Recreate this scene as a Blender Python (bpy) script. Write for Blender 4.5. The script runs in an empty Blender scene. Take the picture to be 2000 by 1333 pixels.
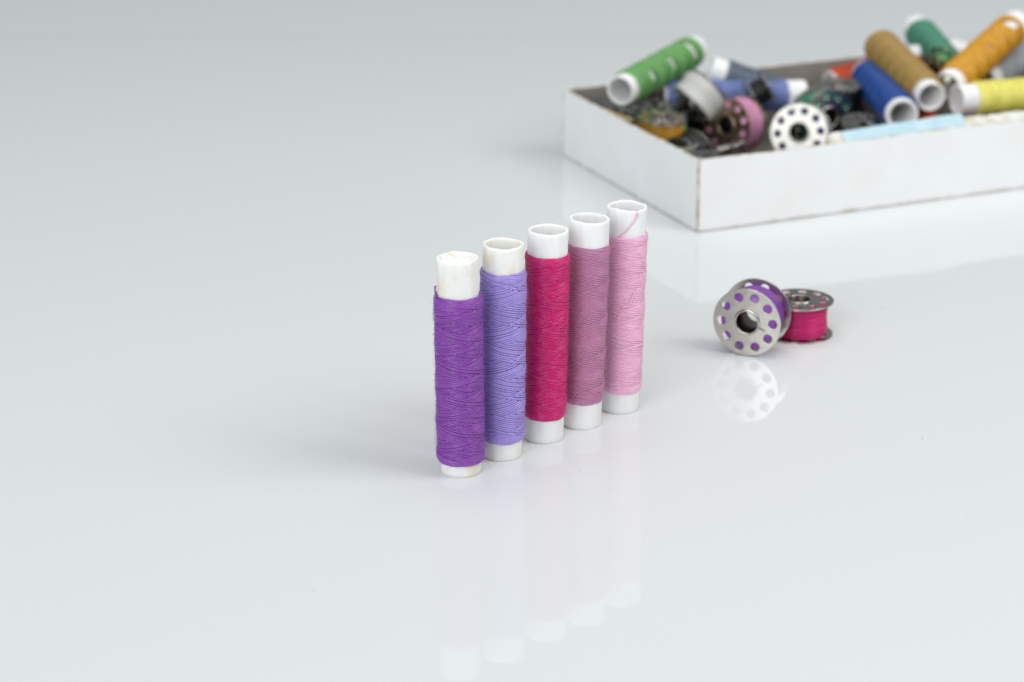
import bpy, bmesh, math, random
import numpy as np

MM = 0.001
PI = math.pi
sc = bpy.context.scene
COL = sc.collection
rng = np.random.default_rng(7)
random.seed(7)

# ------------------------------------------------------------------ helpers
def tag(o, label=None, cat=None, group=None, kind=None):
    if label: o['label'] = label
    if cat: o['category'] = cat
    if group: o['group'] = group
    if kind: o['kind'] = kind
    return o

def link(name, me, mat, parent=None):
    o = bpy.data.objects.new(name, me)
    COL.objects.link(o)
    for m in (mat if isinstance(mat, (list, tuple)) else [mat]):
        if m: me.materials.append(m)
    if parent: o.parent = parent
    return o

def mesh_np(name, V, F, smooth=True, mats=None):
    """V (n,3) in millimetres, F list of (k,4)/(k,3) int arrays"""
    me = bpy.data.meshes.new(name)
    V = np.asarray(V, np.float64) * MM
    me.vertices.add(len(V)); me.vertices.foreach_set('co', V.astype(np.float32).ravel())
    loops = np.concatenate([f.ravel() for f in F])
    tot = np.concatenate([np.full(len(f), f.shape[1]) for f in F])
    start = np.concatenate([[0], np.cumsum(tot)[:-1]])
    me.loops.add(len(loops)); me.loops.foreach_set('vertex_index', loops.astype(np.int32))
    me.polygons.add(len(tot)); me.polygons.foreach_set('loop_start', start.astype(np.int32))
    me.polygons.foreach_set('loop_total', tot.astype(np.int32))
    me.polygons.foreach_set('use_smooth', np.full(len(tot), smooth))
    if mats is not None: me.polygons.foreach_set('material_index', np.asarray(mats, np.int32))
    me.update(calc_edges=True); me.validate()
    return me

class Geo:
    """collects vertex/face blocks (mm)"""
    def __init__(s): s.V = []; s.F = []; s.M = []; s.n = 0
    def add(s, V, F, m=0):
        V = np.asarray(V, float); F = [np.asarray(f, int) for f in (F if isinstance(F, list) else [F])]
        s.V.append(V)
        for f in F:
            if len(f): s.F.append(f + s.n); s.M.append(np.full(len(f), m))
        s.n += len(V)
    def mesh(s, name, smooth=True):
        return mesh_np(name, np.concatenate(s.V), s.F, smooth, np.concatenate(s.M))

def lathe(prof, seg=64, closed=False, fn=None):
    """prof list of (r,z); returns V,F"""
    prof = np.array(prof, float); n = len(prof)
    th = np.arange(seg) * 2 * PI / seg
    R = prof[:, 0][:, None] * np.ones(seg); Z = prof[:, 1][:, None] * np.ones(seg)
    if fn: R, Z = fn(R, Z, th[None, :] * np.ones((n, 1)))
    V = np.stack([R * np.cos(th), R * np.sin(th), Z], -1).reshape(-1, 3)
    i = np.arange(n if closed else n - 1); j = np.arange(seg)
    I, J = np.meshgrid(i, j, indexing='ij')
    a = I * seg + J; b = I * seg + (J + 1) % seg; I2 = (I + 1) % n
    c = I2 * seg + (J + 1) % seg; d = I2 * seg + J
    return V, np.stack([a, b, c, d], -1).reshape(-1, 4)

def sweep(P, rad, sides=6, flat=1.0, axial=False, ends=False):
    """tube along points P around the z axis (radial frame) or a generic frame"""
    P = np.asarray(P, float); n = len(P)
    T = np.gradient(P, axis=0); T /= np.linalg.norm(T, axis=1)[:, None] + 1e-12
    if axial:
        E = P * [1, 1, 0]; E /= np.linalg.norm(E, axis=1)[:, None] + 1e-12
    else:
        up = np.array([0.13, 0.21, 0.97]); E = np.cross(T, up); E /= np.linalg.norm(E, axis=1)[:, None] + 1e-9
    B = np.cross(T, E); B /= np.linalg.norm(B, axis=1)[:, None] + 1e-12
    E = np.cross(B, T)
    a = np.arange(sides) * 2 * PI / sides
    rad = np.broadcast_to(np.asarray(rad, float), (n,))
    V = P[:, None, :] + rad[:, None, None] * (flat * np.cos(a)[None, :, None] * E[:, None, :] + np.sin(a)[None, :, None] * B[:, None, :])
    I, J = np.meshgrid(np.arange(n - 1), np.arange(sides), indexing='ij')
    f = np.stack([I * sides + J, I * sides + (J + 1) % sides, (I + 1) * sides + (J + 1) % sides, (I + 1) * sides + J], -1).reshape(-1, 4)
    F = [f]
    if ends:
        F += [np.arange(sides)[::-1][None, :], ((n - 1) * sides + np.arange(sides))[None, :]]
    return V.reshape(-1, 3), F

# ------------------------------------------------------------------ materials
def mat(name, color, rough=0.5, metal=0.0, **kw):
    m = bpy.data.materials.new(name); m.use_nodes = True
    nt = m.node_tree; p = nt.nodes['Principled BSDF']
    p.inputs['Base Color'].default_value = (*color, 1)
    p.inputs['Roughness'].default_value = rough
    p.inputs['Metallic'].default_value = metal
    for k, v in kw.items(): p.inputs[k.replace('_', ' ')].default_value = v
    return m, nt, p

def N(nt, t, **kw):
    n = nt.nodes.new(t)
    for k, v in kw.items():
        if k in n.inputs: n.inputs[k].default_value = v
        else: setattr(n, k, v)
    return n

def noise(nt, scale, detail=3, rough=0.5, coord='Object', stretch=None):
    tc = N(nt, 'ShaderNodeTexCoord'); src = tc.outputs[coord]
    if stretch:
        mp = N(nt, 'ShaderNodeMapping'); mp.inputs['Scale'].default_value = stretch
        nt.links.new(src, mp.inputs['Vector']); src = mp.outputs['Vector']
    n = N(nt, 'ShaderNodeTexNoise'); n.inputs['Scale'].default_value = scale
    n.inputs['Detail'].default_value = detail; n.inputs['Roughness'].default_value = rough
    nt.links.new(src, n.inputs['Vector'])
    return n.outputs['Fac']

def ramp(nt, fac, stops):
    r = N(nt, 'ShaderNodeValToRGB'); cr = r.color_ramp
    while len(cr.elements) < len(stops): cr.elements.new(0.5)
    for e, (p, c) in zip(cr.elements, stops):
        e.position = p; e.color = (*c, 1)
    nt.links.new(fac, r.inputs['Fac'])
    return r.outputs['Color']

def bump(nt, p, fac, dist, strength=1.0):
    b = N(nt, 'ShaderNodeBump'); b.inputs['Distance'].default_value = dist; b.inputs['Strength'].default_value = strength
    nt.links.new(fac, b.inputs['Height']); nt.links.new(b.outputs['Normal'], p.inputs['Normal'])

def mul(c, k): return tuple(min(1, x * k) for x in c)

def thread_mat(name, c, sheen=0.12, rough=0.29, var=0.07):
    c = mul(c, 0.88)
    m, nt, p = mat(name, c, rough)
    f = noise(nt, 900, 4, 0.65)
    nt.links.new(ramp(nt, f, [(0.3, mul(c, 1 - var)), (0.7, mul(c, 1 + var))]), p.inputs['Base Color'])
    p.inputs['Sheen Weight'].default_value = sheen
    p.inputs['Sheen Roughness'].default_value = 0.4
    p.inputs['Sheen Tint'].default_value = (*[min(1, 0.4 + x * 0.6) for x in c], 1)
    p.inputs['Specular IOR Level'].default_value = 0.55
    bump(nt, p, noise(nt, 6000, 2), 0.00006, 0.7)
    return m

def paper_mat(name, c=(0.87, 0.87, 0.86), stain=(0.72, 0.64, 0.48), amount=0.62, inner=False):
    m, nt, p = mat(name, c, 0.62)
    f = noise(nt, 120, 4, 0.6, stretch=(1, 1, 0.45))
    nt.links.new(ramp(nt, f, [(amount, c), (amount + 0.22, stain)]), p.inputs['Base Color'])
    p.inputs['Specular IOR Level'].default_value = 0.35
    p.inputs['Subsurface Weight'].default_value = 0.5; p.inputs['Subsurface Radius'].default_value = (1, 1, .95); p.inputs['Subsurface Scale'].default_value = 0.0016
    bump(nt, p, noise(nt, 1400, 5, 0.7), 0.00008, 0.6)
    return m

M_PAPER = paper_mat('white paper')
M_PAPER_Y = paper_mat('yellowed paper', (0.87, 0.86, 0.82), (0.76, 0.64, 0.42), 0.52)
M_THREAD = {}
for k, c in dict(purple=(.30, .075, .46), lavender=(.43, .33, .80), magenta=(.72, .010, .19), mauve=(.58, .24, .42), pink=(1.0, .56, .78),
                 green=(.16, .42, .12), tan=(.40, .25, .06), teal=(.06, .26, .16), amber=(.76, .38, .02), yellow=(.97, .90, .20), blue=(.002, .06, .29),
                 slate=(.15, .19, .24), periwinkle=(.22, .29, .62), orange=(.62, .075, .004), grey=(.20, .19, .18), white=(.78, .78, .74), pale=(.45, .47, .50),
                 olive=(.20, .19, .08), black=(.012, .012, .013), darkgreen=(.02, .20, .11), violet=(.08, .04, .18), gold=(.66, .33, .02), rose=(.72, .33, .52),
                 brown=(.05, .035, .025), cherry=(.35, .02, .10)).items():
    M_THREAD[k] = thread_mat(k + ' thread', c)

def metal_mat(name, c, rough, spots=None):
    m, nt, p = mat(name, c, rough, 1.0)
    f = noise(nt, 260, 5, 0.7)
    nt.links.new(ramp(nt, f, [(0.35, mul(c, 0.86)), (0.7, mul(c, 1.06))] if not spots else [(0.38, spots), (0.62, c)]), p.inputs['Base Color'])
    r = N(nt, 'ShaderNodeMapRange'); r.inputs['To Min'].default_value = rough * 0.75; r.inputs['To Max'].default_value = rough * 1.35
    nt.links.new(noise(nt, 500, 4, 0.6), r.inputs['Value']); nt.links.new(r.outputs['Result'], p.inputs['Roughness'])
    bump(nt, p, noise(nt, 900, 3), 0.00002, 0.4)
    return m
M_STEEL = metal_mat('nickel plated steel', (.52, .495, .455), .20)
M_STEEL_D = metal_mat('dull steel', (.45, .44, .40), .17)
M_STEEL_R = metal_mat('rusty steel', (.42, .37, .31), .30, (.26, .15, .06))
M_INNER = metal_mat('dark steel bore', (.10, .085, .07), .38)  # darkness of the hub bore is put into its colour
M_STEEL_B = metal_mat('bright steel', (.47, .45, .41), .38)

# ------------------------------------------------------------------ thread winding
def winding(L0, L1, rt, ro, P, dia, fat=0.5, seg=56, sides=6, seed=1, core=True, fuzz=0, mask=None, jit=0.12, taper=2.2, passes=1.0):
    """cross wound thread package: ONE continuous thread going up and down, the latest turns on top"""
    r = np.random.default_rng(seed)
    g = Geo(); L = L1 - L0
    Nn = max(3, int(round(P * 0.98 / dia)))
    T = round(2 * L / P) + (1.0 / Nn) * (1 if seed % 2 else -1)     # turns per double traverse
    nd = Nn
    turns = T * nd
    n = int(turns * seg)
    t = np.arange(n) / seg
    ph = t / T
    k = np.floor(ph * 2)
    dz0 = r.normal(0, 0.35, int(nd * 2 + 4)); dz1 = r.normal(0, 0.35, int(nd * 2 + 4))
    tri = np.arcsin(0.992 * np.cos(2 * PI * ph)) / math.asin(0.992) * -0.5 + 0.5
    ki = k.astype(int)
    z = L0 + 0.3 + (L1 - L0 - 0.6) * tri
    e0 = np.clip(1 - (z - L0) / 3, 0, 1) ** 2; e1 = np.clip(1 - (L1 - z) / 3, 0, 1) ** 2
    z = z + e0 * np.abs(np.interp(ph * 2, np.arange(len(dz0)), dz0)) * 1.3 - e1 * np.abs(np.interp(ph * 2, np.arange(len(dz1)), dz1)) * 1.3
    off = r.normal(0, 0.05, nd * 2 + 4) * dia; z = z + off[ki] * np.clip(np.minimum(z - L0, L1 - z) / 3, 0, 1)
    tk = np.arange(0, turns + 4, 0.9)
    z = z + np.interp(t, tk, r.normal(0, jit, len(tk))) * np.clip(np.minimum(z - L0, L1 - z) / 3, 0, 1)
    def env(zz):
        e = np.clip(np.minimum(zz - L0, L1 - zz) / taper, 0, 1)
        return rt + (ro - rt) * np.sqrt(np.clip(1 - (1 - e) ** 2, 0, 1))
    # which thread crosses here in the other direction, and was it wound before or after this one
    sg = 1 if seed % 2 else -1
    fr = ph % 1.0; tm = T * (1 - fr)
    j = np.round(((t - tm) * sg % 1.0) * Nn) % Nn
    newer = 0.5 + 0.5 * np.tanh((t - (T * j + tm)) / (0.45 * T))
    sp = 2 * L / T / Nn * math.cos(math.atan(2 * L / T / (2 * PI * ro)))
    prog = ph / nd; th0 = 2 * PI * t
    lump = 1 + 0.016 * np.sin(z * 0.55 + seed + 0.6 * np.sin(th0)) + 0.007 * np.sin(z * 1.3 + 2 * seed + th0)
    rr = (env(z) - sp * 0.5 - (1 - newer) * sp * 0.8 - (1 - prog) * 0.12) * lump
    rr = np.maximum(rr, rt - 0.2)
    th = 2 * PI * t
    Pt = np.stack([rr * np.cos(th), rr * np.sin(th), z], 1)
    dv = sp * fat * (1 + np.interp(t, np.arange(0, turns + 4, 0.31), r.normal(0, 0.06, len(np.arange(0, turns + 4, 0.31)))))
    V, F = sweep(Pt, dv, sides, 0.9, axial=True)
    if mask is not None:
        f = F[0]; c = V[f].mean(1); keep = ~mask(np.arctan2(c[:, 1], c[:, 0]), c[:, 2]); F = [f[keep]]
    g.add(V, F)
    if core:
        zz = np.linspace(L0 + 0.5, L1 - 0.5, 60)
        pr = np.maximum(env(zz) - dia * 1.75, rt + 0.22)
        V, f = lathe(list(zip(pr, zz)), 64)
        if mask is not None:
            c = V[f].mean(1); f = f[~mask(np.arctan2(c[:, 1], c[:, 0]), c[:, 2])]
        g.add(V, f)
    for i in range(fuzz):                                             # stray fibres
        z0 = r.uniform(L0 + 0.3, L1 - 0.3); a = r.uniform(0, 2 * PI); l = r.uniform(0.7, 2.6)
        s = np.linspace(0, 1, 6); lift = r.uniform(0.12, 0.75)
        aa = a + s * l / ro * r.choice([-1, 1]); zz = z0 + s * l * r.normal(0, 0.5) + 0.25 * np.sin(s * r.uniform(2, 6))
        R_ = env(z0) - 0.1 + lift * np.sin(s * r.uniform(1.6, 3.1))
        V, F = sweep(np.stack([R_ * np.cos(aa), R_ * np.sin(aa), zz], 1), 0.028 * (1 - 0.6 * s), 3)
        g.add(V, F)
    return g

def tube_geo(H, ro, wall, seed, rough_rim=0.12, seg=72, notch=None):
    r = np.random.default_rng(seed)
    ph = r.uniform(0, 6.3, 8)
    prof = [(ro - wall, 0), (ro - 0.12, 0), (ro, 0.12)] + [(ro, z) for z in np.linspace(1, H - 1, 14)] + \
           [(ro, H - 0.15), (ro - 0.12, H), (ro - wall + 0.1, H), (ro - wall, H - 0.15)] + [(ro - wall, z) for z in np.linspace(H - 1, 1, 10)]
    def fn(R, Z, T):
        facet = 0.05 * np.cos(11 * T + ph[0]) + 0.05 * np.sin(7 * T + ph[1]) + 0.03 * np.sin(3 * T + ph[6])
        R = R + facet * np.clip(Z / 5, 0, 1)
        top = np.clip((Z - (H - 2)) / 2, 0, 1)
        w = 0
        for i, f in enumerate((2, 3, 5, 9, 14)): w = w + np.sin(f * T + ph[i + 1]) / (1 + 0.35 * f)
        Z = Z + top * rough_rim * w
        R = R + top * rough_rim * 0.7 * np.sin(2 * T + ph[7])
        if notch:
            d = np.angle(np.exp(1j * (T - notch[0])))
            Z = Z - top * notch[2] * np.exp(-(d / notch[1]) ** 2)
        return R, Z
    V, F = lathe(prof, seg, closed=True, fn=fn)
    g = Geo(); g.add(V, F)
    return g

def quat_for(axis, spin=0.0):
    from mathutils import Matrix, Quaternion
    z = np.array(axis, float); z /= np.linalg.norm(z)
    y = np.array([0, 1., 0]) if abs(z[2]) > 0.9 else np.array([0, 0, 1.])
    x = np.cross(y, z); x /= np.linalg.norm(x); y = np.cross(z, x)
    q = Matrix(((x[0], y[0], z[0]), (x[1], y[1], z[1]), (x[2], y[2], z[2]))).to_quaternion()
    return q @ Quaternion((0, 0, 1), spin)

def empty(name, loc, axis=(0, 0, 1), spin=0.0):
    o = bpy.data.objects.new(name, None); COL.objects.link(o)
    o.empty_display_size = 0.01
    o.location = tuple(float(x) * MM for x in loc)
    o.rotation_mode = 'QUATERNION'; o.rotation_quaternion = quat_for(axis, spin)
    return o

# ------------------------------------------------------------------ camera
F_PX, PITCH, CAM_H = 5392.0, math.radians(19.3864), 304.668
cam = bpy.data.cameras.new('camera'); co = bpy.data.objects.new('camera', cam); COL.objects.link(co)
co.location = (0, 0, CAM_H * MM); co.rotation_euler = (PI / 2 - PITCH, 0, 0)
cam.sensor_width = 36; cam.lens = 36 * F_PX / 2000; cam.clip_start = 0.02; cam.clip_end = 20
cam.dof.use_dof = True; cam.dof.focus_distance = 0.82; cam.dof.aperture_fstop = 13.2; cam.dof.aperture_blades = 9
sc.camera = co

# ------------------------------------------------------------------ the row of five upright spools
def make_spool(label, loc, axis, spin, H, thread, L0, L1, ro, P, dia, seed, rt=6.0, paper=None, group=None, seg=56, sides=6, fuzz=0,
               mask=None, rough_rim=0.10, notch=None, taper=2.2, jit=0.12, wall=0.85, fat=0.5):
    e = empty('thread_spool', loc, axis, spin)
    tag(e, label, 'thread spool', group)
    link('tube', tube_geo(H, rt, wall, seed, rough_rim, notch=notch).mesh('tube'), paper or M_PAPER, e)
    link('thread', winding(L0, L1, rt, ro, P, dia, fat, seg, sides, seed, fuzz=fuzz, mask=mask, jit=jit, taper=taper).mesh('thread'), M_THREAD[thread], e)
    return e

ROW = 'upright thread spools standing in a row'
s1 = make_spool('purple thread spool with crumpled paper in its white tube, front of the standing row', (-14.92, 751.5, 0), (-.0107, -.001, 1), 0.3, 65.6,
                'purple', 3.3, 54.9, 7.15, 9.8, 0.50, 11, paper=M_PAPER_Y, group=ROW, fuzz=1500, rough_rim=0.16, jit=0.06, fat=0.53)
s2 = make_spool('lavender blue thread spool with yellowed tube top standing behind the purple spool', (-3.1, 764.2, 0), (.009, -.004, 1), 1.7, 65.8,
                'lavender', 5.3, 58.4, 7.0, 10.2, 0.60, 12, paper=M_PAPER_Y, group=ROW, fuzz=700, jit=0.04, fat=0.49)
s3 = make_spool('deep magenta thread spool standing in the middle of the row', (9.53, 778.3, 0), (.0165, .002, 1), 2.9, 65.6,
                'magenta', 7.0, 58.8, 6.75, 9.0, 0.50, 13, group=ROW, fuzz=1100, jit=0.05, fat=0.52)
s4 = make_spool('mauve thread spool with coarse crossing strands, standing between magenta and pink spools', (21.16, 789.9, 0), (.0294, 0, 1), 0.9, 65.7,
                'mauve', 7.8, 58.2, 6.65, 10.2, 0.62, 14, group=ROW, fuzz=400, jit=0.02, fat=0.47)
s5 = make_spool('light pink thread spool with loose thread end over its rim, back of the standing row', (33.43, 803.3, 0), (.0234, .0014, 1), 0.0, 65.5,
                'pink', 6.3, 57.4, 6.65, 8.7, 0.57, 15, group=ROW, fuzz=500, jit=0.03, fat=0.49, notch=(-1.0, 0.10, 0.5), rough_rim=0.2)

# crumpled paper stuffed in the top of the purple spool's tube
def crumple(H, rad, seed):
    r = np.random.default_rng(seed); g = Geo(); n = 15
    u = np.linspace(0, 1, n); A = np.linspace(0, 2 * PI, 33)[:-1]
    U, T = np.meshgrid(u, A, indexing='ij')
    R = rad * U
    X = R * np.cos(T); Y = R * np.sin(T)
    def ridge(a, b, c): return 1 - np.abs(((X * a + Y * b + c) / 2.1 + 1) % 2 - 1) * 1.0
    Z = H - 2.5 + 0.95 * ridge(.6, .25, .4) + 0.9 * ridge(-.2, .5, 1.1) + 0.6 * ridge(.5, -.7, 0) + r.normal(0, 0.04, U.shape)
    Z += 1.2 * np.exp(-((X + 2.2) ** 2 + (Y - 3.2) ** 2) / 4) - 1.1 * np.exp(-((X + 1.8) ** 2 + (Y + 2) ** 2) / 3)
    Z = np.where(U > 0.97, np.minimum(Z, H - 0.3 + 0.5 * np.sin(3 * T)), Z)
    V = np.stack([R * np.cos(T), R * np.sin(T), Z], -1).reshape(-1, 3); m = len(A)
    I, J = np.meshgrid(np.arange(n - 1), np.arange(m), indexing='ij')
    f = np.stack([I * m + J, (I + 1) * m + J, (I + 1) * m + (J + 1) % m, I * m + (J + 1) % m], -1).reshape(-1, 4)
    g.add(V, f)
    return g.mesh('crumpled_paper', smooth=False)
link('crumpled_paper', crumple(65.4, 5.45, 3), M_PAPER, s1)

# a loop of purple thread sticking up at the left of the package
a = np.linspace(0, 1, 24)
Pt = np.stack([-6.7 - 0.35 * np.sin(a * PI) + 0.3 * a, -1.5 + 2.2 * a, 52.5 + 5.2 * np.sin(a * PI * 0.62) - 0.2], 1)
V, F = sweep(Pt, 0.26, 6, ends=True); g = Geo(); g.add(V, F)
link('loose_thread', g.mesh('loose_thread'), M_THREAD['purple'], s1)

# pink thread end running up over the tube rim
a = np.linspace(0, 1, 40)
ang = -2.2 + 1.1 * a ** 0.8
Pt = np.stack([6.24 * np.cos(ang), 6.24 * np.sin(ang), 56.6 + 7.4 * a ** 1.15], 1)
x = np.linspace(0, 1, 10)[1:]
tip = Pt[-1] + np.stack([-0.15 * x, 0.9 * x, 0.5 * np.sin(x * 3)], 1)
V, F = sweep(np.concatenate([Pt, tip]), 0.23, 6, ends=True); g = Geo(); g.add(V, F)
for d in ((-.3, .2, 1.2), (.5, -.1, .9), (.1, .1, 1.4), (-.6, 0, .7)):
    q = np.linspace(0, 1, 5)[:, None]
    V, F = sweep(Pt[-1] + q * np.array(d) - [0, .15, 0.2], 0.07, 4); g.add(V, F)
link('loose_thread', g.mesh('loose_thread'), M_THREAD['pink'], s5)
# a snagged strand on the pink package
a = np.linspace(0, 1, 30)
ang = -1.85 + 0.75 * a; Pt = np.stack([(6.72 + 0.25 * np.sin(a * PI)) * np.cos(ang), (6.72 + 0.25 * np.sin(a * PI)) * np.sin(ang), 31 + 9.5 * a + 1.2 * np.sin(a * 6.5)], 1)
V, F = sweep(Pt, 0.22, 6); g = Geo(); g.add(V, F)
link('snagged_thread', g.mesh('snagged_thread'), M_THREAD['pink'], s5)

# ------------------------------------------------------------------ metal bobbins
def flange_mesh(R=11.5, hole=4.0, ring=8.7, hr=1.5, n=10, thick=0.5, phase=0.0, seg=96):
    bm = bmesh.new()
    def loop(cx, cy, r, k):
        vs = [bm.verts.new((cx + r * math.cos(2 * PI * i / k), cy + r * math.sin(2 * PI * i / k), 0)) for i in range(k)]
        return [bm.edges.new((vs[i], vs[(i + 1) % k])) for i in range(k)]
    E = loop(0, 0, R, seg) + loop(0, 0, hole, 48)
    for i in range(n):
        a = phase + 2 * PI * i / n; E += loop(ring * math.cos(a), ring * math.sin(a), hr, 20)
    bmesh.ops.triangle_fill(bm, use_beauty=True, use_dissolve=False, edges=E)
    for f in bm.faces:
        if f.normal.z < 0: f.normal_flip()
    ex = bmesh.ops.extrude_face_region(bm, geom=list(bm.faces))
    bmesh.ops.translate(bm, vec=(0, 0, thick), verts=[v for v in ex['geom'] if isinstance(v, bmesh.types.BMVert)])
    bmesh.ops.recalc_face_normals(bm, faces=list(bm.faces))
    sharp = [e for e in bm.edges if len(e.link_faces) == 2 and e.calc_face_angle(0) > 0.9]
    bmesh.ops.bevel(bm, geom=sharp, offset=0.13, segments=2, affect='EDGES', profile=0.5)
    for v in bm.verts:                                               # very slight dish
        r = math.hypot(v.co.x, v.co.y); v.co.z += 0.12 * max(0, (r - 5) / 6.5) ** 2 * (1 if thick > 0 else -1)
    bmesh.ops.scale(bm, vec=(MM, MM, MM), verts=list(bm.verts))
    me = bpy.data.meshes.new('flange'); bm.to_mesh(me); bm.free()
    for p in me.polygons: p.use_smooth = len(p.vertices) == 4 and p.area < 0.6 * MM * MM
    return me
FL = flange_mesh()
W = 11.8
def hub_mesh():
    prof = [(3.6, -0.25), (3.9, -0.42), (4.3, -0.3), (4.45, 0.0), (4.3, 0.55), (4.3, W - 0.55), (4.45, W), (4.3, W + 0.3), (3.9, W + 0.42), (3.6, W + 0.25)]
    V, F = lathe(prof, 56, closed=True); g = Geo(); g.add(V, F[:-56]); g.add(np.zeros((0, 3)), F[-56:] - len(V), 1)
    return g.mesh('hub')
HUB = hub_mesh()
def wound_geo(r, seed, dia=0.42, seg=44):
    q = np.random.default_rng(seed); g = Geo()
    z0, z1 = 0.62, W - 0.62
    V, F = lathe([(4.3, z0), (r - 0.5, z0), (r - 0.35, z0 + 0.2), (r - 0.35, z1 - 0.2), (r - 0.5, z1), (4.3, z1)], 64); g.add(V, F)
    for layer in range(2):
        P = dia * (1.02 + 0.5 * layer); tt = np.arange(0, (z1 - z0 - dia) / P, 1 / seg)
        z = z0 + dia / 2 + tt * P
        if layer: z = z1 - dia / 2 - tt * P
        w = np.interp(tt, np.arange(0, 60, 0.8), q.normal(0, 0.07 + 0.1 * layer, 75)); z = np.clip(z + w, z0 + dia * .4, z1 - dia * .4)
        rr = r - dia * 0.5 - 0.12 + 0.2 * layer + np.interp(tt, np.arange(0, 60, 0.5), q.normal(0, 0.05, 120)) + 0.12 * np.sin(z * 0.9 + seed)
        V, F = sweep(np.stack([rr * np.cos(2 * PI * tt), rr * np.sin(2 * PI * tt), z], 1), dia * 0.53, 5, 0.9, axial=True); g.add(V, F)
    return g.mesh('thread')

def make_bobbin(label, loc, axis, thread, r=9.2, steel=None, seed=1, spin=0.0, group=None, centre=False, scale=1.0):
    """loc = centre of the outer face of the near flange (axis points from it to the other flange), or the middle"""
    steel = steel or M_STEEL
    ax = np.array(axis, float); ax /= np.linalg.norm(ax); loc = np.array(loc, float)
    if centre: loc = loc - ax * W / 2 * scale
    e = empty('bobbin', loc, ax, spin); e.scale = (scale,) * 3
    tag(e, label, 'bobbin', group)
    for k in range(2):
        f = bpy.data.objects.new('flange', FL.copy()); COL.objects.link(f); f.parent = e
        f.data.materials.append(steel)
        f.rotation_mode = 'XYZ'
        if k == 0: f.location = (0, 0, 0.5 * MM); f.rotation_euler = (PI, 0, 0)
        else: f.location = (0, 0, (W - 0.5) * MM)
    h = link('hub', HUB.copy(), [steel, M_INNER], e)
    link('thread', wound_geo(r, seed), M_THREAD[thread], e)
    return e

LOOSE = 'metal bobbins lying on the table'
b1 = make_bobbin('silver metal bobbin of purple thread standing on its edge on the table', (76.6, 851.2, 11.62), (.366, .930, -.004), 'purple', 9.25, seed=4, spin=0.59, group=LOOSE)
b2 = make_bobbin('metal bobbin of magenta thread lying flat behind the upright bobbin', (95.9, 873.6, 0.12), (0, 0, 1), 'magenta', 9.45, seed=5, spin=0.1, group=LOOSE)
# thread end caught in the slit of the purple bobbin
a = np.linspace(0, 1, 12)
Pt = np.stack([-3.4 - 3.0 * a, 0.9 + 0.6 * a, -0.30 - 0.25 * np.sin(a * PI)], 1)
V, F = sweep(Pt, 0.2 * (1 - 0.5 * a), 5, ends=True); g = Geo(); g.add(V, F)
link('thread_end', g.mesh('thread_end'), M_THREAD['grey'], b1)

# ------------------------------------------------------------------ the cardboard box
YAW = 0.42381
BA = np.array([math.cos(YAW), math.sin(YAW), 0]); BN = np.array([-math.sin(YAW), math.cos(YAW), 0]); BC = np.array([69.514, 987.839, 0])
BL, BD, BH, BT = 232.0, 118.87, 27.9, 1.3
def bx(s, t, z): return BC + BA * s + BN * t + np.array([0, 0, z])

m, nt, p = mat('white box paper', (.80, .81, .81), .5)
f1 = noise(nt, 45, 5, .6); f2 = noise(nt, 160, 6, .7)
tc = N(nt, 'ShaderNodeTexCoord'); sx = N(nt, 'ShaderNodeSeparateXYZ'); nt.links.new(tc.outputs['Object'], sx.inputs[0])
base = ramp(nt, f1, [(0.35, (.85, .86, .87)), (0.75, (.81, .81, .79))])
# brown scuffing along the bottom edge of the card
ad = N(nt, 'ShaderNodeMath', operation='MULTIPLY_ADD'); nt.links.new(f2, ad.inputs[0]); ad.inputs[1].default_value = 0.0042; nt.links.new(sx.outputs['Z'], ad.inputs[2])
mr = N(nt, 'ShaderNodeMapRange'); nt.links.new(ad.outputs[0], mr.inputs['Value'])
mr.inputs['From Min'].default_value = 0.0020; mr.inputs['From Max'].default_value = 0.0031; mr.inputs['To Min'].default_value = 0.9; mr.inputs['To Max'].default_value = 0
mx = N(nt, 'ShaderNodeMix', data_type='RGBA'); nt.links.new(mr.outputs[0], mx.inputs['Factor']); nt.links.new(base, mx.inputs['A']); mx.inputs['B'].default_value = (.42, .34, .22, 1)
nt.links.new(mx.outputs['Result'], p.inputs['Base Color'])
bump(nt, p, noise(nt, 300, 5, .6), 0.0002, 0.25)
M_BOX = m
m, nt, p = mat('grey brown card', (.24, .21, .18), .8)
nt.links.new(ramp(nt, noise(nt, 90, 6, .7), [(0.3, (.22, .205, .185)), (0.7, (.32, .30, .275))]), p.inputs['Base Color'])
bump(nt, p, noise(nt, 700, 4), .0002, .5)
M_CARD = m
m, nt, p = mat('worn card edge', (.62, .56, .44), .75)
nt.links.new(ramp(nt, noise(nt, 220, 5, .7), [(0.36, (.40, .33, .22)), (0.56, (.76, .74, .68))]), p.inputs['Base Color'])
M_EDGE = m

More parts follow.
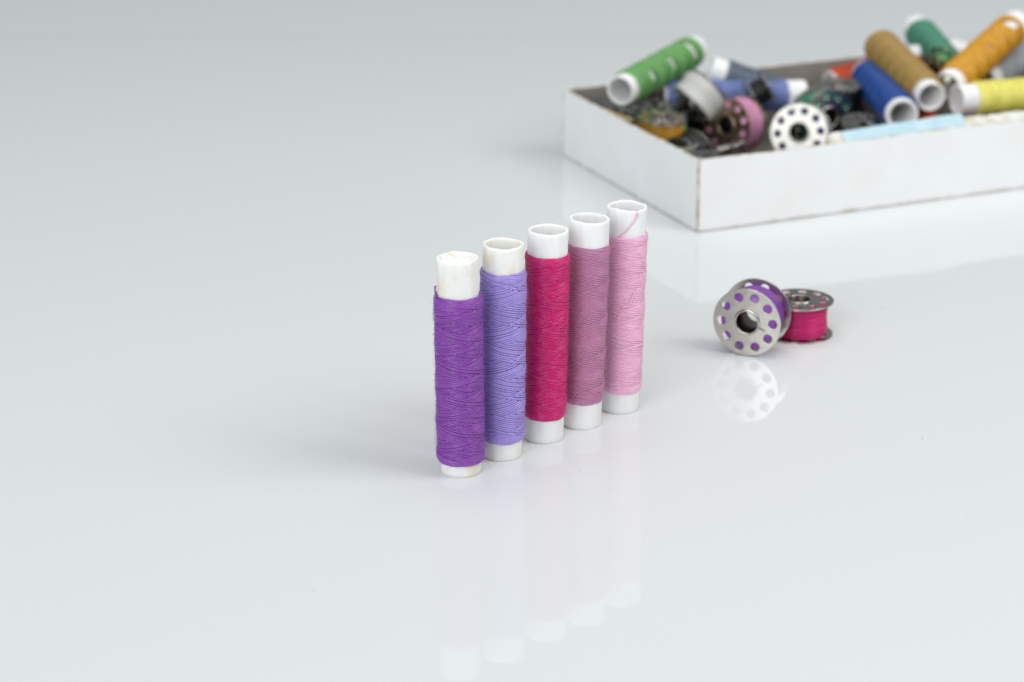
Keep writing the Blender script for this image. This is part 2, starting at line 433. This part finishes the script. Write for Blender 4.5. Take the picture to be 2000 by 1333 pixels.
box = empty('cardboard_box', bx(0, 0, 0)); box.rotation_mode = 'XYZ'; box.rotation_euler = (0, 0, YAW)
tag(box, 'shallow white cardboard box with worn corners, filled with spools and bobbins', 'box')
def panel(x0, x1, y0, y1, outer, seed, name='side_panel'):
    """upright card panel along its longer side; outer = index of the white face (-y,+y,-x,+x)"""
    r = np.random.default_rng(seed); g = Geo()
    alongx = (x1 - x0) > (y1 - y0); n = 61
    s = np.linspace(0, 1, n); k = np.arange(n)
    wob = np.interp(s, np.linspace(0, 1, 22), r.normal(0, 0.16, 22)); wob2 = np.interp(s, np.linspace(0, 1, 16), r.normal(0, 0.10, 16))
    bow = 0.5 * np.sin(s * PI) * (1 if seed % 2 else -0.6)
    zb = 0.25 + np.abs(wob) * 1.3; zt = BH + wob2
    e = 0.22
    sec = [(0, 'b', 0), (1, 'b', 0), (1, 'm', 0), (1, 't', -e), (1 - .15, 't', 0), (.15, 't', 0), (0, 't', -e), (0, 'm', 0)]
    V = []
    for u, lv, dz in sec:
        z = zb if lv == 'b' else zt + dz if lv == 't' else (zb * .5 + zt * .5)
        bb = bow * (1 if lv == 't' else .4 if lv == 'm' else 0)
        if alongx: V.append(np.stack([x0 + (x1 - x0) * s, y0 + (y1 - y0) * u + bb, z], 1))
        else: V.append(np.stack([x0 + (x1 - x0) * u + bb, y0 + (y1 - y0) * s, z], 1))
    V = np.concatenate(V); q = len(sec)
    for a in range(q):
        b = (a + 1) % q; f = np.stack([a * n + k[:-1], a * n + k[1:], b * n + k[1:], b * n + k[:-1]], 1)
        lo = a in (7, 6); hi = a in (1, 2)
        white = (lo and outer in ('-y', '-x')) or (hi and outer in ('+y', '+x'))
        g.F.append(f); g.M.append(np.full(n - 1, 0 if white else 1 if (lo or hi) else 2))
    g.V = [V]
    ends = [np.array([[a * n for a in range(q)][::-1]]), np.array([[a * n + n - 1 for a in range(q)]])]
    for en in ends: g.F.append(en); g.M.append(np.full(1, 2))
    me = g.mesh(name, smooth=False)
    bmm = bmesh.new(); bmm.from_mesh(me); bmesh.ops.recalc_face_normals(bmm, faces=list(bmm.faces)); bmm.to_mesh(me); bmm.free()
    return link(name, me, [M_BOX, M_CARD, M_EDGE], box)
GAP = 0.35
panel(GAP + .2, BL, 0, BT, '-y', 1)
panel(0, BT, GAP + BT, BD - BT - GAP, '-x', 2)
panel(GAP, BL, BD - BT, BD, '+y', 3)
panel(BL - BT, BL, BT + GAP, BD - BT - GAP, '+x', 4)
V = np.array([(x, y, z) for z in (0.3, 1.3) for y in (BT, BD - BT) for x in (BT, BL - BT)], float)
g = Geo(); g.add(V, np.array([[0, 2, 3, 1], [4, 5, 7, 6], [0, 1, 5, 4], [2, 6, 7, 3], [0, 4, 6, 2], [1, 3, 7, 5]]))
link('bottom_panel', g.mesh('bottom_panel', False), M_CARD, box)
# inner lining strip of the corner, a little lower, closes the seam in brown card
g = Geo(); V = np.array([(x, y, z) for z in (0.5, BH - 1.0) for y in (GAP + .25, BT + 2) for x in (GAP + .25, BT + .1)], float)
g.add(V, np.array([[0, 2, 3, 1], [4, 5, 7, 6], [0, 1, 5, 4], [2, 6, 7, 3], [0, 4, 6, 2], [1, 3, 7, 5]]))
link('corner_tape', g.mesh('corner_tape', False), M_EDGE, box)

# blue paper strip tucked inside the front panel, with torn cream ends
M_BLUE, nt, p = mat('pale blue paper', (.42, .63, .72), .6)
nt.links.new(ramp(nt, noise(nt, 150, 4), [(.35, (.42, .62, .72)), (.7, (.54, .71, .77))]), p.inputs['Base Color'])
M_CREAM, nt, p = mat('cream paper', (.72, .71, .64), .7)
nt.links.new(ramp(nt, noise(nt, 250, 5), [(.35, (.60, .56, .45)), (.6, (.76, .76, .72))]), p.inputs['Base Color'])
def strip(s0, s1, zlo, ztop0, ztop1, t0, seed, rag=0.3):
    r = np.random.default_rng(seed); n = 40; s = np.linspace(s0, s1, n); k = np.arange(n)
    zt = np.linspace(ztop0, ztop1, n) + np.interp(np.linspace(0, 1, n), np.linspace(0, 1, 12), r.normal(0, rag, 12))
    rows = []
    for (dt, zz) in ((0, np.full(n, zlo)), (0.3, np.full(n, BH - .4)), (2.4, zt - 1.0), (4.4, zt), (4.5, zt - .25), (2.5, zt - 1.3), (.6, np.full(n, BH - .7)), (.3, np.full(n, zlo))):
        rows.append(np.stack([s, np.full(n, t0 + dt), zz], 1))
    V = np.concatenate(rows); q = 8; F = []
    for a in range(q):
        b = (a + 1) % q; F.append(np.stack([a * n + k[:-1], a * n + k[1:], b * n + k[1:], b * n + k[:-1]], 1))
    F += [np.array([[a * n for a in range(q)]]), np.array([[a * n + n - 1 for a in range(q)]])]
    g = Geo(); g.add(V, F); return g
ps = empty('paper_strip', bx(0, 0, 0)); ps.rotation_mode = 'XYZ'; ps.rotation_euler = (0, 0, YAW)
tag(ps, 'pale blue paper strip with torn cream ends tucked inside the front panel of the box', 'paper strip')
link('blue_section', strip(64, 118, 8, 30.5, 31.9, BT + .65, 5, .12).mesh('blue_section', False), M_BLUE, ps)
link('torn_end', strip(57, 63.8, 8, 29.2, 30.6, BT + .65, 6, .35).mesh('torn_end', False), M_CREAM, ps)
link('torn_end', strip(118.2, 150, 8, 30.6, 29.3, BT + .65, 8, .3).mesh('torn_end', False), M_CREAM, ps)

# ------------------------------------------------------------------ things in the box (box coordinates: s along the front, t to the back, z up)
def box_spool(label, A, B, thread, seed, spin=0.0, ro=7.2, L0=5.5, H=None, mask=None, dia=0.75, P=9.0, rt=6.0, L1=None, wall=0.9):
    A = bx(*A); B = bx(*B); ax = B - A; L = np.linalg.norm(ax)
    H = H or L
    return make_spool(label, A, ax / L, spin, H, thread, L0, L1 or H - 6.5, ro, P, dia, seed, group='thread spools lying in the box', seg=36, sides=5, mask=mask, wall=wall, rt=rt)

def patches(*ps):
    def mk(a, z):
        k = np.zeros(a.shape, bool)
        for a0, z0, da, dz, sl in ps:
            d = np.angle(np.exp(1j * (a - a0))); k |= ((d / da) ** 2 + ((z - z0 - sl * d) / dz) ** 2) < 1
        return k
    return mk

box_spool('light green thread spool with pale gaps, lying over the far left corner of the box', (11.8, 90.0, 32.6), (66, 128.5, 35.8), 'green', 21, 0.0, 6.95, 4.5,
          L1=62.5, mask=patches((2.75, 17, .55, 1.5, 1), (2.7, 35, .75, 1.5, 1), (2.5, 54, .95, 1.7, 1)))
box_spool('slate grey thread spool lying behind the white bobbin in the box', (65.0, 113.5, 30.6), (96, 98, 18), 'slate', 22, 0, 7.0, 6, L1=34.5)
box_spool('periwinkle blue thread spool with white tube end, lying between white and black bobbins', (101, 97.8, 20), (40, 109, 22.5), 'periwinkle', 23, 0, 6.9, 8, L1=61)
box_spool('orange red thread spool lying along the back panel behind the blue spool', (119, 106.5, 20), (184, 109.5, 27), 'orange', 24, 0, 7.2, .6)
box_spool('dark blue thread spool with its open white tube end at the blue paper strip', (109.5, 34.6, 25.2), (130.6, 96.8, 25.6), 'blue', 25, 0, 7.3, 3.0, rt=6.5, wall=1.5, L1=63.5)
box_spool('ochre tan thread spool leaning above the dark blue spool', (125.2, 38.7, 30), (139.2, 102.5, 36.8), 'tan', 26, 0, 7.6, 4.5, wall=1.0, L1=63.5)
box_spool('teal green thread spool resting on the back panel of the box', (160.2, 73.5, 27), (178.8, 136, 32.9), 'teal', 27, 0, 7.2, 5.0, L1=57)
box_spool('amber thread spool with a bare white patch, tilted up at the right of the box', (140.4, 50.4, 30), (195.4, 83, 44.3), 'amber', 28, 0, 7.3, 5.0,
          mask=patches((2.1, 53, .5, 3.4, 3), (2.2, 31, .2, 1.5, 1)))
box_spool('lemon yellow thread spool lying along the front panel on the blue paper', (136.6, 37.7, 28), (202.1, 34.6, 26), 'yellow', 29, 0, 7.1, 7.6, wall=.8)
box_spool('second orange red thread spool, half hidden below the yellow spool', (124, 20, 15), (134, 84, 15), 'orange', 30, 0, 7.2, .8)
box_spool('dark grey thread spool with white end showing behind the amber spool', (186, 108, 26), (158, 109, 26.5), 'grey', 31, 0, 6.9, 7)
box_spool('pale grey thread spool lying under the amber spool at the right', (172, 72, 24), (220, 100, 31), 'pale', 32, 0, 7.0, 7)
box_spool('olive thread spool lying under the lemon yellow spool', (150, 14, 19), (214, 13, 19), 'olive', 33, 0, 7.0, 2)

IN = 'metal bobbins lying in the box'
make_bobbin('rusty dark bobbin of light pink thread facing left inside the box', bx(55, 80.3, 16), (.62, .766, -.143), 'rose', 10.6, M_STEEL_R, 41, 0.25, IN)
make_bobbin('bright silver bobbin with violet thread showing in its holes, facing the front', bx(72.6, 52.0, 18), (.25, .93, -.27), 'violet', 9.6, M_STEEL_B, 42, 0.5, IN)
make_bobbin('dull grey bobbin with dark green thread behind the bright silver bobbin', bx(92.2, 61.2, 20), (-.45, .87, -.2), 'darkgreen', 9.6, M_STEEL_D, 43, 0.2, IN)
make_bobbin('bobbin of black thread standing flange up beside the dark blue spool', bx(110, 84, 26.3), (.05, .02, -1), 'black', 9.8, M_STEEL_D, 44, 0, IN, scale=.92)
make_bobbin('full bobbin of white thread tilted up behind the rusty pink bobbin', bx(48.8, 91.0, 26.0), (.70, .327, .63), 'white', 11.0, M_STEEL, 45, 0, IN, centre=True, scale=.92)
make_bobbin('dark bobbin seen edge on between pink thread and periwinkle spool', bx(75.5, 90.5, 25.0), (.86, .22, .42), 'black', 8.2, M_STEEL_D, 46, 0, IN, centre=True, scale=.64)
make_bobbin('bobbin of golden orange thread lying flat by the left panel of the box', bx(20.8, 71.5, 25), (-.06, .08, -1), 'gold', 10.6, M_STEEL_D, 47, 0, IN, scale=.86)
make_bobbin('bobbin of dark brown thread lying flat below the light green spool', bx(36.5, 103, 22.5), (.12, .08, -1), 'brown', 9.2, M_STEEL_D, 48, 0.3, IN)
make_bobbin('dull bobbin lying flat under the open tube of the light green spool', bx(16, 99.5, 20.5), (-.1, .2, -1), 'brown', 9.0, M_STEEL_D, 49, 0.2, IN)
make_bobbin('dull bobbin of black thread lying at the front left corner of the box', bx(14.0, 45.0, 19), (.3, -.2, -1), 'black', 9.2, M_STEEL_D, 50, 0.4, IN)
make_bobbin('bobbin of brown thread lying at the front corner beside the magenta bobbin', bx(12.6, 23.0, 19.5), (.0, .25, -1), 'brown', 9.2, M_STEEL_D, 51, 0.1, IN, scale=.9)
make_bobbin('bobbin of cherry magenta thread low behind the front panel of the box', bx(27.8, 18.5, 12.2), (.91, .41, 0), 'cherry', 11.0, M_STEEL_D, 52, 0.1, IN, centre=True, scale=.88)
make_bobbin('small grey bobbin leaning on the teal green spool', bx(149.5, 70.5, 33.6), (.5, .8, .45), 'green', 6.5, M_STEEL_D, 53, 0, IN, centre=True, scale=.6)
make_bobbin('bobbin of black thread lying between the golden and the rusty pink bobbins', bx(27, 61, 11), (.55, .80, .1), 'black', 10.4, M_STEEL_D, 54, 0.6, IN, centre=True, scale=.84)
make_bobbin('tilted dull bobbin of brown thread between the golden bobbin and the front panel', bx(34.5, 46, 17.5), (.28, -.22, -1), 'brown', 9.6, M_STEEL_D, 55, 0.2, IN)
make_bobbin('dull bobbin of black thread wedged between the bright silver bobbin and the dark blue spool', bx(99, 43, 19.5), (-.2, .25, -1), 'black', 9.6, M_STEEL_D, 56, 0.5, IN, scale=.95)
make_bobbin('bobbin of green thread lying flat between the light green spool and the white bobbin', bx(32, 88, 21), (.1, -.1, -1), 'green', 9.4, M_STEEL_D, 57, 0.35, IN, scale=.8)
lay = 'dull bobbin of black thread lying in the bottom layer of the box'
for i, (s, t) in enumerate([(14, 95), (62, 30), (62, 106), (86, 34), (109, 30)]):
    make_bobbin(lay, bx(s, t, 13.4), (random.uniform(-.02, .02), random.uniform(-.02, .02), -1), 'black', 9.4, M_STEEL_D, 60 + i, i * .3, 'bobbins in the bottom layer of the box')

# narrow strip of tan card beside the left panel, and a pearl headed pin
M_TAN, nt, p = mat('tan card', (.52, .38, .17), .6)
A = bx(3.2, 97, 25.5); B = bx(5.0, 66, 27.0)
d = (B - A); d /= np.linalg.norm(d); side = np.cross(d, [0, 0, 1]); side /= np.linalg.norm(side); up = np.cross(side, d)
V = np.array([Q + side * u * 0.9 + up * w * .25 for Q in (A, B) for u, w in ((-1, -1), (1, -1), (1, 1), (-1, 1))])
g = Geo(); g.add(V, np.array([[0, 1, 2, 3], [7, 6, 5, 4], [0, 4, 5, 1], [1, 5, 6, 2], [2, 6, 7, 3], [3, 7, 4, 0]]))
tag(link('card_strip', g.mesh('card_strip', False), M_TAN), 'thin tan card strip lying under the light green spool along the left panel', 'card strip')

M_PEARL, nt, p = mat('pearl', (.72, .72, .60), .18); p.inputs['Coat Weight'].default_value = .5
pin = empty('pin', bx(135, 42.6, 35.5), (.1, -.25, 1)); tag(pin, 'pearl headed pin standing between the ochre and amber spools', 'pin')
V, F = lathe([(0.001, -1.45)] + [(1.45 * math.sin(q), -1.45 * math.cos(q)) for q in np.linspace(.15, PI - .15, 16)] + [(0.001, 1.45)], 24); g = Geo(); g.add(V, F)
link('head', g.mesh('head'), M_PEARL, pin)
V, F = sweep(np.stack([np.zeros(4), np.zeros(4), np.linspace(-1.3, -24, 4)], 1), 0.3, 8, ends=True); g = Geo(); g.add(V, F)
link('shaft', g.mesh('shaft'), M_STEEL, pin)

# ------------------------------------------------------------------ table and backdrop
m, nt, p = mat('white acrylic', (.705, .728, .734), .015)
p.inputs['IOR'].default_value = 1.27
f = noise(nt, 9, 4, .5)
r = N(nt, 'ShaderNodeMapRange'); r.inputs['From Min'].default_value = .35; r.inputs['From Max'].default_value = .7; r.inputs['To Min'].default_value = .018; r.inputs['To Max'].default_value = .035
nt.links.new(f, r.inputs['Value']); nt.links.new(r.outputs['Result'], p.inputs['Roughness'])
M_TABLE = m
def slab(x0, x1, y0, y1, z0, z1, rad=20, n=14):
    """table top with a rounded far and near edge"""
    prof = [(y0, z0)] + [(y0 + rad - rad * math.cos(a), z1 - rad + rad * math.sin(a)) for a in np.linspace(0, PI / 2, n)] + \
           [(y1 - rad + rad * math.sin(a), z1 - rad + rad * math.cos(a)) for a in np.linspace(0, PI / 2, n)] + [(y1, z0)]
    k = len(prof); V = np.array([(x, y, z) for x in (x0, x1) for y, z in prof], float)
    F = [np.array([[i, (i + 1) % k, k + (i + 1) % k, k + i] for i in range(k)]), np.array([list(range(k))[::-1]]), np.array([[k + i for i in range(k)]])]
    g = Geo(); g.add(V, F); return g.mesh('tabletop', False)
tb = link('tabletop', slab(-1300, 1300, -700, 1330, -24, 0), M_TABLE); tag(tb, kind='structure')
bmm = bmesh.new(); bmm.from_mesh(tb.data); bmesh.ops.recalc_face_normals(bmm, faces=list(bmm.faces)); bmm.to_mesh(tb.data); bmm.free()
m, nt, p = mat('grey bench', (.65, .68, .69), .9)
bump(nt, p, noise(nt, 200, 3), .0005, .3)
back_surface = link('added_back_surface', slab(-1500, 1500, 1345, 2400, -70, -30), m); tag(back_surface, kind='structure')  # added low surface: grey band past the table edge, reflections stay dark
bmm = bmesh.new(); bmm.from_mesh(back_surface.data); bmesh.ops.recalc_face_normals(bmm, faces=list(bmm.faces)); bmm.to_mesh(back_surface.data); bmm.free()

# a few specks of dust on the acrylic
g = Geo(); r = np.random.default_rng(5)
for i in range(46):
    x = r.uniform(-150, 230); y = r.uniform(560, 1250); q = r.uniform(.05, .16) * (1 if i else 2.2)
    if i == 0: x, y = 24.5, 1268
    V = r.normal(0, 1, (8, 3)); V /= np.linalg.norm(V, axis=1)[:, None]
    V = np.array([(sx_, sy_, sz_) for sz_ in (-1, 1) for sy_ in (-1, 1) for sx_ in (-1, 1)], float) * .7 + r.normal(0, .25, (8, 3))
    V[:, 2] = np.abs(V[:, 2] + .7) * .6
    g.add(V * q + [x, y, 0.01], np.array([[0, 2, 3, 1], [4, 5, 7, 6], [0, 1, 5, 4], [2, 6, 7, 3], [0, 4, 6, 2], [1, 3, 7, 5]]))
m, nt, p = mat('grey dust', (.16, .15, .14), .9)
tag(link('dust', g.mesh('dust', False), m), 'tiny grey dust specks scattered on the glossy white tabletop', 'dust', kind='stuff')

# ------------------------------------------------------------------ light
def area(name, loc, target, size, power, color=(1, 1, 1), size_y=None):
    from mathutils import Vector
    l = bpy.data.lights.new(name, 'AREA'); l.energy = power; l.color = color; l.shape = 'RECTANGLE'; l.size = size; l.size_y = size_y or size
    o = bpy.data.objects.new(name, l); COL.objects.link(o); o.location = loc
    o.rotation_euler = (Vector(target) - Vector(loc)).to_track_quat('-Z', 'Y').to_euler()
    return o
area('softbox_right', (1.10, 0.55, 1.05), (0.03, 0.95, 0), 0.85, 10.8, (1, 0.985, 0.96))
area('softbox_front', (-0.92, -1.03, 0.90), (0.05, 0.90, 0), 1.45, 33, (0.92, 0.97, 1))
area('softbox_overhead', (0.0, 0.95, 1.5), (0.0, 0.95, 0), 1.4, 11.5, (1, 0.99, 0.97))
w = bpy.data.worlds.new('World'); sc.world = w; w.use_nodes = True
w.node_tree.nodes['Background'].inputs['Color'].default_value = (.90, .96, 1.0, 1)
w.node_tree.nodes['Background'].inputs['Strength'].default_value = 0.25

sc.view_settings.view_transform = 'Standard'; sc.view_settings.look = 'None'
sc.view_settings.exposure = 0.0; sc.view_settings.gamma = 1; sc.view_settings.use_curve_mapping = False
sc.render.engine = 'CYCLES'
sc.cycles.use_denoising = True
sc.cycles.max_bounces = 10; sc.cycles.diffuse_bounces = 5; sc.cycles.glossy_bounces = 5
sc.cycles.sample_clamp_indirect = 4
